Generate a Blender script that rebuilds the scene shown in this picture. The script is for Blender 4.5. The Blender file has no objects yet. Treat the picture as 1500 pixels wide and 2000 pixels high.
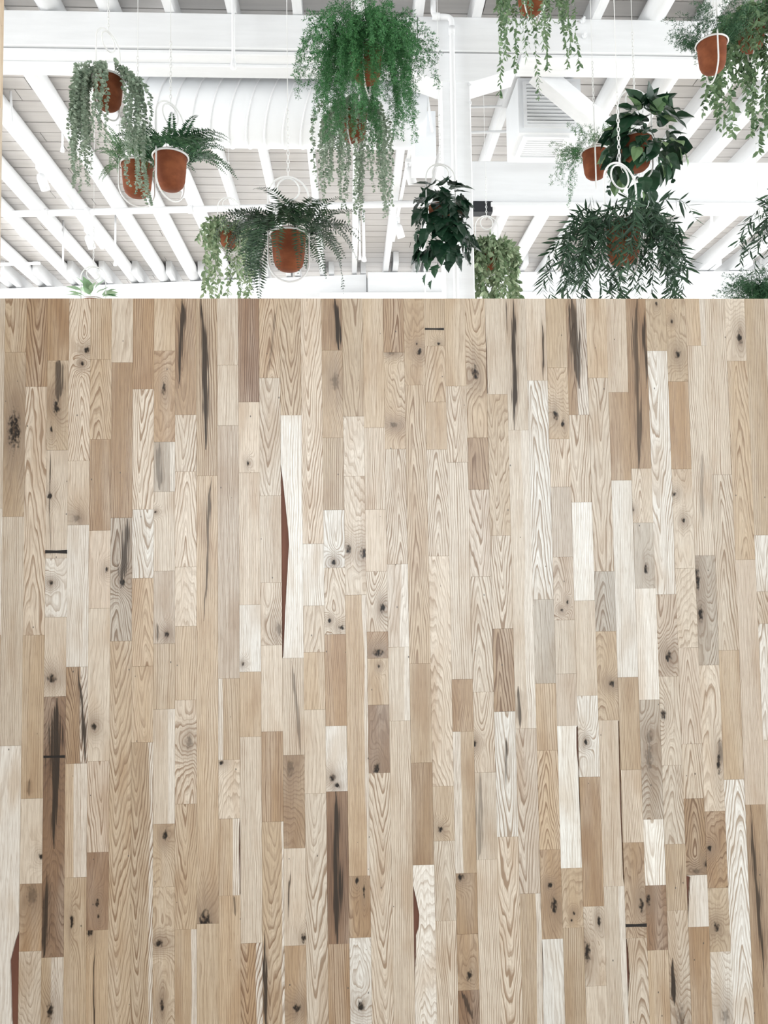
import bpy, math, random
from math import pi
from mathutils import Vector, Matrix

sc = bpy.context.scene
col = sc.collection

# ------------------------------------------------------------------ camera
EYE = 1.6
YAW, PITCH, ROLL, FPX = 0.04576163, 0.05739437, -0.01491937, 1500.0
fw = Vector((math.sin(YAW)*math.cos(PITCH), math.cos(YAW)*math.cos(PITCH), math.sin(PITCH)))
r0 = Vector((math.cos(YAW), -math.sin(YAW), 0.0))
u0 = r0.cross(fw)
rt = r0*math.cos(ROLL) + u0*math.sin(ROLL)
up = -r0*math.sin(ROLL) + u0*math.cos(ROLL)
cam_d = bpy.data.cameras.new('camera')
cam = bpy.data.objects.new('camera', cam_d)
col.objects.link(cam)
M = Matrix((rt, up, -fw)).transposed().to_4x4()
M.translation = (0, 0, EYE)
cam.matrix_world = M
cam_d.sensor_fit = 'VERTICAL'
cam_d.sensor_height = 36.0
cam_d.lens = 36.0*FPX/2000.0
cam_d.clip_end = 200
sc.camera = cam

def at(px, py, Y):
    "point of the room on the plane Y that the photo shows at (px, py)"
    d = fw + rt*((px-750)/FPX) + up*((1000-py)/FPX)
    p = d*(Y/d.y)
    return Vector((p.x, p.y, p.z+EYE))

def atz(px, py, Z):
    d = fw + rt*((px-750)/FPX) + up*((1000-py)/FPX)
    p = d*((Z-EYE)/d.z)
    return Vector((p.x, p.y, p.z+EYE))

# ------------------------------------------------------------------ light
world = bpy.data.worlds.new('daylight')
sc.world = world
world.use_nodes = True
bg = world.node_tree.nodes['Background']
bg.inputs[0].default_value = (1.0, 0.965, 0.91, 1)
bg.inputs[1].default_value = 0.50
def area(name, loc, target, sx, sy, power, color=(1, 1, 1)):
    d = bpy.data.lights.new(name, 'AREA')
    d.shape = 'RECTANGLE'; d.size = sx; d.size_y = sy; d.energy = power; d.color = color
    o = bpy.data.objects.new(name, d)
    col.objects.link(o)
    o.location = loc
    o.rotation_euler = (Vector(target)-Vector(loc)).to_track_quat('-Z', 'Y').to_euler()
    return o
# unseen panel added behind the camera for the pale sheen mid-wall
area('wall_fill_light', (0.1, -2.4, 1.85), (0.1, 2.0, 1.70), 3.8, 1.1, 142, (0.84, 0.93, 1.0))
# unseen panels added at both sides and the far end to brighten the ceiling
area('left_fill_light', (-9.5, 5.5, 3.0), (0.0, 5.5, 5.4), 18.0, 4.4, 1450, (0.94, 0.975, 1.0))
area('right_fill_light', (10.0, 5.5, 3.0), (0.0, 5.5, 5.4), 18.0, 4.4, 1450, (0.94, 0.975, 1.0))
area('end_fill_light', (0.0, 18.0, 2.4), (0.0, 9.0, 5.0), 14.0, 4.0, 700, (0.94, 0.975, 1.0))
sc.view_settings.view_transform = 'Standard'
sc.view_settings.look = 'None'
sc.view_settings.gamma = 1.0
sc.view_settings.use_curve_mapping = False
sc.view_settings.exposure = -0.12
try:
    sc.cycles.use_denoising = True
    sc.cycles.max_bounces = 5
    sc.cycles.diffuse_bounces = 3
    sc.cycles.glossy_bounces = 2
    sc.cycles.use_adaptive_sampling = True
    sc.cycles.adaptive_threshold = 0.08
except Exception:
    pass

# ------------------------------------------------------------------ helpers
def s2l(c):
    return tuple(((v/255.0)/12.92 if v/255.0 <= 0.04045 else ((v/255.0+0.055)/1.055)**2.4) for v in c)

class Mesh:
    "collects geometry for ONE mesh object"
    def __init__(self):
        self.v = []; self.f = []
    def quad_loop(self, rings, close_u=True, cap0=False, cap1=False):
        base = len(self.v); n = len(rings[0])
        for r in rings: self.v += [tuple(p) for p in r]
        for i in range(len(rings)-1):
            for j in range(n if close_u else n-1):
                a = base+i*n+j; b = base+i*n+(j+1) % n
                self.f.append((a, b, b+n, a+n))
        if cap0: self.f.append(tuple(base+j for j in range(n))[::-1])
        if cap1: self.f.append(tuple(base+(len(rings)-1)*n+j for j in range(n)))
    def box(self, x0, y0, z0, x1, y1, z1):
        b = len(self.v)
        self.v += [(x0,y0,z0),(x1,y0,z0),(x1,y1,z0),(x0,y1,z0),(x0,y0,z1),(x1,y0,z1),(x1,y1,z1),(x0,y1,z1)]
        for q in ((0,3,2,1),(4,5,6,7),(0,1,5,4),(1,2,6,5),(2,3,7,6),(3,0,4,7)):
            self.f.append(tuple(b+i for i in q))
    def tube(self, pts, rad, n=8, closed=False, caps=True):
        pts = [Vector(p) for p in pts]
        m = len(pts); rings = []
        prev = None
        for i in range(m):
            if closed: t = pts[(i+1) % m]-pts[i-1]
            else: t = pts[min(i+1, m-1)]-pts[max(i-1, 0)]
            t.normalize()
            if prev is None:
                a = Vector((0,0,1)) if abs(t.z) < 0.9 else Vector((1,0,0))
                nrm = t.cross(a).normalized()
            else:
                nrm = (prev-t*prev.dot(t)).normalized()
            prev = nrm
            bn = t.cross(nrm)
            r = rad(i/(m-1 if m > 1 else 1)) if callable(rad) else rad
            rings.append([pts[i]+(nrm*math.cos(2*math.pi*k/n)+bn*math.sin(2*math.pi*k/n))*r for k in range(n)])
        if closed: rings.append(rings[0])
        self.quad_loop(rings, True, caps and not closed, caps and not closed)
    def timber(self, a, b, w, h, upv=(0,0,1)):
        "rectangular beam from a to b (centre lines), w across, h along upv"
        a = Vector(a); b = Vector(b); t = (b-a).normalized()
        s = t.cross(Vector(upv)).normalized(); u = s.cross(t)
        rings = [[p+s*(w/2*i)+u*(h/2*j) for i, j in ((-1,-1),(1,-1),(1,1),(-1,1))] for p in (a, b)]
        self.quad_loop(rings, True, True, True)
    def lathe(self, prof, n=24):
        rings = [[(r*math.cos(2*math.pi*k/n), r*math.sin(2*math.pi*k/n), z) for k in range(n)] for r, z in prof]
        self.quad_loop(rings, True)
    def poly(self, pts):
        b = len(self.v); self.v += [tuple(p) for p in pts]; self.f.append(tuple(range(b, b+len(pts))))
    def data(self, name, mat, smooth=False):
        me = bpy.data.meshes.new(name)
        me.from_pydata(self.v, [], self.f)
        if smooth:
            me.polygons.foreach_set('use_smooth', [True]*len(me.polygons))
        me.update()
        if mat: me.materials.append(mat)
        return me
    def build(self, name, mat, parent=None, smooth=False, loc=None):
        return link(name, self.data(name, mat, smooth), parent, loc)

def link(name, data, parent=None, loc=None, rz=0.0, scale=None):
    o = bpy.data.objects.new(name, data)
    col.objects.link(o)
    if parent is not None: o.parent = parent
    if loc is not None: o.location = loc
    if rz: o.rotation_euler = (0, 0, rz)
    if scale is not None: o.scale = (scale,)*3
    return o
def tag(o, label=None, cat=None, group=None, kind=None):
    if label: o['label'] = label
    if cat: o['category'] = cat
    if group: o['group'] = group
    if kind: o['kind'] = kind
    return o
def autosmooth(me, ang=0.7):
    try: me.set_sharp_from_angle(angle=ang)
    except Exception: pass

class NT:
    "tiny node-graph writer"
    def __init__(self, name):
        self.m = bpy.data.materials.new(name); self.m.use_nodes = True
        self.t = self.m.node_tree
        self.b = self.t.nodes['Principled BSDF']
    def n(self, typ, **kw):
        x = self.t.nodes.new(typ)
        for k, v in kw.items(): setattr(x, k, v)
        return x
    def put(self, sock, v):
        if isinstance(v, bpy.types.NodeSocket): self.t.links.new(v, sock)
        else: sock.default_value = v
    def math(self, op, a, b=0.0, c=0.0, clamp=False):
        x = self.n('ShaderNodeMath', operation=op, use_clamp=clamp)
        self.put(x.inputs[0], a); self.put(x.inputs[1], b); self.put(x.inputs[2], c)
        return x.outputs[0]
    def smooth(self, v, a, b):
        x = self.n('ShaderNodeMapRange', interpolation_type='SMOOTHSTEP', clamp=True)
        self.put(x.inputs[0], v); self.put(x.inputs[1], a); self.put(x.inputs[2], b)
        return x.outputs[0]
    def mix(self, f, a, b, mode='MIX'):
        x = self.n('ShaderNodeMix', data_type='RGBA', blend_type=mode)
        self.put(x.inputs[0], f); self.put(x.inputs[6], a); self.put(x.inputs[7], b)
        return x.outputs[2]
    def comb(self, x, y, z):
        c = self.n('ShaderNodeCombineXYZ')
        self.put(c.inputs[0], x); self.put(c.inputs[1], y); self.put(c.inputs[2], z)
        return c.outputs[0]
    def sep(self, v):
        s = self.n('ShaderNodeSeparateXYZ'); self.put(s.inputs[0], v); return s.outputs
    def noise(self, vec, scale=1.0, detail=2.0, rough=0.5):
        x = self.n('ShaderNodeTexNoise')
        self.put(x.inputs['Vector'], vec); x.inputs['Scale'].default_value = scale
        x.inputs['Detail'].default_value = detail; x.inputs['Roughness'].default_value = rough
        return x.outputs[0]
    def attr(self, name):
        x = self.n('ShaderNodeAttribute', attribute_type='OBJECT', attribute_name=name)
        return x.outputs['Vector']
    def bump(self, h, strength, dist):
        x = self.n('ShaderNodeBump'); x.inputs['Strength'].default_value = strength
        x.inputs['Distance'].default_value = dist
        self.put(x.inputs['Height'], h); self.put(self.b.inputs['Normal'], x.outputs[0])

def paint(name, rgb, rough=0.55, vary=0.04, grain=(3, 3, 3), bump=0.0, spec=0.3, warm=None):
    k = NT(name)
    tc = k.n('ShaderNodeTexCoord').outputs['Object']
    x, y, z = k.sep(tc)
    vec = k.comb(k.math('MULTIPLY', x, grain[0]), k.math('MULTIPLY', y, grain[1]), k.math('MULTIPLY', z, grain[2]))
    oi = k.n('ShaderNodeObjectInfo')
    vec2 = k.n('ShaderNodeVectorMath', operation='ADD')
    k.put(vec2.inputs[0], vec)
    k.put(vec2.inputs[1], k.comb(k.math('MULTIPLY', oi.outputs['Random'], 37.0), k.math('MULTIPLY', oi.outputs['Random'], 91.0), 0.0))
    nz = k.noise(vec2.outputs[0], 1.0, 4.0, 0.6)
    c = s2l(rgb)
    lo = s2l(warm) if warm else tuple(v*(1-vary*3) for v in c)
    fac = k.smooth(nz, 0.35, 0.7)
    colr = k.mix(fac, (*lo, 1), (*c, 1))
    # a little piece-to-piece variation
    br = k.math('MULTIPLY_ADD', oi.outputs['Random'], vary*2, 1-vary*2)
    colr = k.mix(1.0, colr, k.comb(br, br, br), 'MULTIPLY')
    k.put(k.b.inputs['Base Color'], colr)
    k.b.inputs['Roughness'].default_value = rough
    k.b.inputs['Specular IOR Level'].default_value = spec
    if bump: k.bump(nz, 0.6, bump)
    return k.m

MAT = {}
MAT['beam'] = paint('white_painted_timber', (248, 249, 250), 0.5, 0.015, (1.5, 14, 14), 0.004)
MAT['rafter'] = paint('white_painted_log', (248, 249, 250), 0.5, 0.015, (14, 1.5, 14), 0.006)
MAT['deck'] = paint('white_washed_deck', (226, 222, 219), 0.6, 0.03, (1.0, 18, 18), 0.002)
MAT['white'] = paint('white_metal_paint', (248, 249, 250), 0.4, 0.01, (4, 4, 4))
MAT['duct'] = paint('white_duct_skin', (247, 249, 251), 0.45, 0.01, (2, 2, 2))
MAT['hoop'] = paint('white_wire_paint', (244, 244, 242), 0.4, 0.01)
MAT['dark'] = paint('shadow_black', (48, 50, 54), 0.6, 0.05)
MAT['floor'] = paint('pale_concrete', (214, 208, 199), 0.6, 0.03, (1, 1, 1))
MAT['backing'] = paint('dark_red_brown_backing', (128, 86, 70), 0.7, 0.08, (40, 40, 4))
MAT['filler'] = paint('black_filler', (40, 36, 34), 0.5, 0.05, (60, 60, 60))
MAT['terracotta'] = paint('terracotta', (146, 86, 56), 0.75, 0.05, (9, 9, 14), 0.0008, 0.2, warm=(120, 66, 42))
MAT['soil'] = paint('dark_soil', (50, 42, 34), 0.9, 0.1, (60, 60, 60), 0.003)
MAT['glow'] = None

def leafmat(name, rgb, rgb2, rough=0.45, edge=None):
    k = NT(name)
    geo = k.n('ShaderNodeNewGeometry')
    rnd = geo.outputs['Random Per Island']
    oi = k.n('ShaderNodeObjectInfo').outputs['Random']
    f = k.math('FRACT', k.math('ADD', rnd, oi))
    c = k.mix(f, (*s2l(rgb), 1), (*s2l(rgb2), 1))
    tc = k.n('ShaderNodeTexCoord').outputs['Object']
    nz = k.noise(tc, 60.0, 2.0)
    c = k.mix(k.math('MULTIPLY', k.smooth(nz, 0.4, 0.7), 0.35), c, (*s2l(edge or rgb2), 1))
    k.put(k.b.inputs['Base Color'], c)
    k.b.inputs['Roughness'].default_value = rough
    k.b.inputs['Specular IOR Level'].default_value = 0.35
    return k.m
LEAF = {
 'eucalyptus': leafmat('sage_leaf', (114, 136, 114), (164, 178, 158), 0.6),
 'asparagus': leafmat('feathery_green', (36, 92, 50), (84, 140, 84), 0.5),
 'asparagus_light': leafmat('feathery_grey_green', (66, 104, 66), (104, 142, 96), 0.5),
 'fern': leafmat('dark_fern_green', (34, 74, 50), (70, 112, 74), 0.5),
 'palm': leafmat('deep_green_frond', (32, 54, 40), (62, 90, 62), 0.45),
 'ruscus': leafmat('fresh_leaf_green', (76, 108, 74), (134, 158, 118), 0.5),
 'variegated': leafmat('pale_variegated_leaf', (96, 126, 86), (176, 190, 156), 0.5),
 'ivy': leafmat('dark_ivy_green', (16, 42, 30), (34, 66, 46), 0.35),
 'pothos': leafmat('dark_pothos_green', (20, 46, 34), (48, 82, 56), 0.35),
 'pothos_edge': leafmat('pale_pothos_green', (92, 128, 84), (140, 164, 118), 0.4),
 'bamboo': leafmat('grey_green_blade', (30, 54, 40), (62, 92, 66), 0.45),
 'young': leafmat('light_green_leaf', (124, 164, 120), (176, 202, 168), 0.45),
 'stem': leafmat('stem_green', (74, 84, 52), (96, 104, 66), 0.6),
}

# ------------------------------------------------------------------ the oak plank material
def oak():
    k = NT('oak_plank')
    x, y, z = k.sep(k.n('ShaderNodeTexCoord').outputs['Object'])
    seed = k.sep(k.attr('seed'))
    gr = k.sep(k.attr('grain'))        # A across, B along, C cathedral
    g2 = k.sep(k.attr('grain_style'))  # centre, contrast, warp
    def vec(sx, sz, off=0.0):
        return k.comb(k.math('MULTIPLY_ADD', x, sx, seed[0]), off, k.math('MULTIPLY_ADD', z, sz, seed[1]))
    n1 = k.math('SUBTRACT', k.noise(vec(16, 3.2), 1.0, 1.0), 0.5)
    n2 = k.math('SUBTRACT', k.noise(vec(60, 11.0, 3.0), 1.0, 1.0), 0.5)
    n3 = k.noise(vec(22, 2.2, 7.0), 1.0, 1.0)
    nk = k.math('SUBTRACT', k.noise(vec(150, 90, 11.0), 1.0, 1.0), 0.5)
    # knots
    ks = k.sep(k.attr('knot_style'))
    kc = k.sep(k.attr('knot_core'))
    dks = []
    for nm, asp in (('knot_a', ks[0]), ('knot_b', ks[1])):
        a = k.sep(k.attr(nm))
        r = k.math('MAXIMUM', a[2], 1e-4)
        dx = k.math('DIVIDE', k.math('SUBTRACT', x, a[0]), r)
        dz = k.math('DIVIDE', k.math('SUBTRACT', z, a[1]), k.math('MULTIPLY', r, k.math('MAXIMUM', asp, 0.3)))
        d = k.math('SQRT', k.math('ADD', k.math('MULTIPLY', dx, dx), k.math('MULTIPLY', dz, dz)))
        on = k.math('GREATER_THAN', a[2], 2e-4)
        d = k.math('ADD', d, k.math('MULTIPLY', k.math('SUBTRACT', 1.0, on), 50.0))
        dks.append(d)
    dk = k.math('MINIMUM', dks[0], dks[1])
    kin = k.math('EXPONENT', k.math('MULTIPLY', k.math('MULTIPLY', dk, dk), -0.16))
    # annual-ring field
    xc = k.math('SUBTRACT', x, g2[0])
    xw = k.math('MULTIPLY_ADD', n1, k.math('MULTIPLY', g2[2], 0.05), xc)
    cath = k.math('SQRT', k.math('MULTIPLY_ADD', xw, xw, 0.00002))
    g = k.math('MULTIPLY', gr[0], xw)
    g = k.math('MULTIPLY_ADD', gr[2], cath, g)
    g = k.math('MULTIPLY_ADD', gr[1], z, g)
    g = k.math('MULTIPLY_ADD', k.math('MULTIPLY', g2[2], 2.2), n2, g)
    g = k.math('MULTIPLY_ADD', kin, 7.0, g)
    t = k.math('FRACT', g)
    ring = k.math('MULTIPLY', k.smooth(t, 0.38, 0.90), k.math('SUBTRACT', 1.0, k.smooth(t, 0.90, 1.0)))
    wh = k.n('ShaderNodeTexWhiteNoise', noise_dimensions='1D')
    k.put(wh.inputs['W'], k.math('ADD', k.math('FLOOR', g), seed[2]))
    ring = k.math('MULTIPLY', ring, k.math('MULTIPLY_ADD', wh.outputs['Value'], 0.75, 0.35))
    ring = k.math('MULTIPLY', ring, k.math('MULTIPLY_ADD', n3, 1.1, 0.35))
    t2 = k.math('FRACT', k.math('MULTIPLY', g, 2.63))
    fine = k.math('MULTIPLY', k.smooth(t2, 0.45, 0.9), k.math('SUBTRACT', 1.0, k.smooth(t2, 0.9, 1.0)))
    ring = k.math('ADD', ring, k.math('MULTIPLY', fine, k.math('MULTIPLY', n3, 0.42)))
    pores = k.smooth(k.noise(vec(900, 34, 5.0), 1.0, 1.0, 0.6), 0.55, 0.70)
    fleck = k.smooth(k.noise(vec(420, 13, 9.0), 1.0, 1.0, 0.6), 0.42, 0.64)
    # base tone
    oi = k.n('ShaderNodeObjectInfo')
    tone = oi.outputs['Color']
    dark = k.mix(1.0, tone, (0.43, 0.33, 0.25, 1), 'MULTIPLY')
    lite = k.mix(0.28, tone, (0.82, 0.76, 0.66, 1))
    c = k.mix(k.math('MULTIPLY', k.smooth(n3, 0.40, 0.70), 0.85), tone, lite)
    c = k.mix(k.math('MULTIPLY', k.smooth(k.noise(vec(16, 5, 13.0), 1.0, 1.0), 0.46, 0.76), 0.8), c, k.mix(1.0, tone, (0.74, 0.64, 0.54, 1), 'MULTIPLY'))
    # sapwood edge
    sp = k.sep(k.attr('sapwood'))
    ss = k.math('MULTIPLY', k.math('SUBTRACT', k.math('MULTIPLY_ADD', n1, 0.022, x), sp[0]), sp[1])
    c = k.mix(k.math('MULTIPLY', k.smooth(ss, -0.0012, 0.0022), sp[2]), c, (0.80, 0.75, 0.67, 1))
    ct = g2[1]
    c = k.mix(k.math('MULTIPLY', k.math('MULTIPLY', ring, ct), 1.0, clamp=True), c, dark)
    c = k.mix(k.math('MULTIPLY', pores, k.math('MULTIPLY_ADD', ring, 0.35, 0.34)), c, dark)
    c = k.mix(k.math('MULTIPLY', fleck, 0.30), c, dark)
    # halo and core of the knots
    halo = k.math('MULTIPLY', k.math('EXPONENT', k.math('MULTIPLY', k.math('MULTIPLY', dk, dk), -0.20)), k.math('MULTIPLY_ADD', n2, 1.4, 0.85), clamp=True)
    c = k.mix(k.math('MULTIPLY', halo, ks[2]), c, (0.21, 0.14, 0.088, 1))
    near_a = k.math('LESS_THAN', dks[0], dks[1])
    kcs = k.math('ADD', k.math('MULTIPLY', near_a, kc[0]), k.math('MULTIPLY', k.math('SUBTRACT', 1.0, near_a), kc[1]))
    core = k.math('MULTIPLY', k.math('SUBTRACT', 1.0, k.smooth(k.math('MULTIPLY_ADD', nk, 1.3, dk), 0.25, 0.90)), kcs)
    c = k.mix(k.math('MULTIPLY', core, 0.98), c, k.mix(k.smooth(nk, -0.1, 0.3), (0.012, 0.009, 0.007, 1), (0.11, 0.07, 0.045, 1)))
    # mineral streaks
    dull = core
    sn = k.math('SUBTRACT', k.noise(vec(70, 9, 17.0), 1.0, 1.0, 0.6), 0.5)
    fib = k.smooth(k.noise(vec(330, 7, 19.0), 1.0, 1.0, 0.6), 0.30, 0.62)
    for s in ('streak_a', 'streak_b'):
        a = k.sep(k.attr(s)); b = k.sep(k.attr(s+'_span'))
        ln = k.math('MAXIMUM', k.math('SUBTRACT', b[1], b[0]), 1e-4)
        tt = k.math('DIVIDE', k.math('SUBTRACT', z, b[0]), ln)
        cx = k.math('MULTIPLY_ADD', a[1], tt, a[0])
        cx = k.math('MULTIPLY_ADD', n1, 0.022, cx)
        ends = k.math('MULTIPLY', k.smooth(tt, 0.0, 0.30), k.math('SUBTRACT', 1.0, k.smooth(tt, 0.75, 1.0)))
        hw = k.math('MULTIPLY', k.math('MULTIPLY', a[2], k.math('MULTIPLY_ADD', ends, 0.9, 0.1)), k.math('MULTIPLY_ADD', n3, 2.6, -0.2))
        hw = k.math('MAXIMUM', hw, 1e-5)
        dd = k.math('DIVIDE', k.math('ABSOLUTE', k.math('SUBTRACT', k.math('MULTIPLY_ADD', sn, 0.012, x), cx)), hw)
        inside = k.math('MULTIPLY', k.math('GREATER_THAN', ends, 0.001), b[2])
        soft = k.math('MULTIPLY', k.math('SUBTRACT', 1.0, k.smooth(dd, 0.6, 3.2)), inside)
        c = k.mix(k.math('MULTIPLY', soft, k.math('MULTIPLY_ADD', fib, -0.45, 0.75)), c, k.mix(1.0, c, (0.50, 0.40, 0.31, 1), 'MULTIPLY'))
        m = k.math('SUBTRACT', 1.0, k.smooth(k.math('MULTIPLY_ADD', fib, 0.75, dd), 0.85, 1.35))
        mi = k.math('MULTIPLY', m, inside)
        dull = k.math('MAXIMUM', dull, mi)
        c = k.mix(mi, c, (0.042, 0.030, 0.022, 1))
    # pin holes
    vo = k.n('ShaderNodeTexVoronoi', feature='F1'); vo.inputs['Scale'].default_value = 1.0
    k.put(vo.inputs['Vector'], vec(38, 22, 0.5))
    dot = k.math('MULTIPLY', k.math('LESS_THAN', vo.outputs['Distance'], 0.06), k.math('GREATER_THAN', k.sep(vo.outputs['Color'])[0], 0.66))
    c = k.mix(k.math('MULTIPLY', dot, 0.85), c, (0.05, 0.035, 0.025, 1))
    k.put(k.b.inputs['Base Color'], c)
    k.put(k.b.inputs['Roughness'], k.math('MULTIPLY_ADD', ring, 0.12, 0.42))
    k.put(k.b.inputs['Specular IOR Level'], k.math('MULTIPLY_ADD', dull, -0.65, 0.95))
    h = k.math('ADD', k.math('MULTIPLY', ring, -0.6), k.math('MULTIPLY', pores, -0.5))
    h = k.math('MULTIPLY_ADD', core, -2.0, h)
    k.bump(h, 0.35, 0.0006)
    return k.m
MAT['oak'] = oak()

# ------------------------------------------------------------------ the plank wall
WY = 2.05                   # front of the wall
PW = 0.05587407             # plank width
X0 = -0.90623978            # first seam
ZTOP = EYE+0.69953
ZBOT = 0.10
TONES = {'W': (234, 229, 220), 'L': (216, 202, 183), 'M': (196, 174, 145), 'D': (173, 144, 110), 'K': (144, 113, 84),
         'G': (190, 180, 166), 'P': (205, 190, 172), 'X': (243, 240, 232)}

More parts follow.
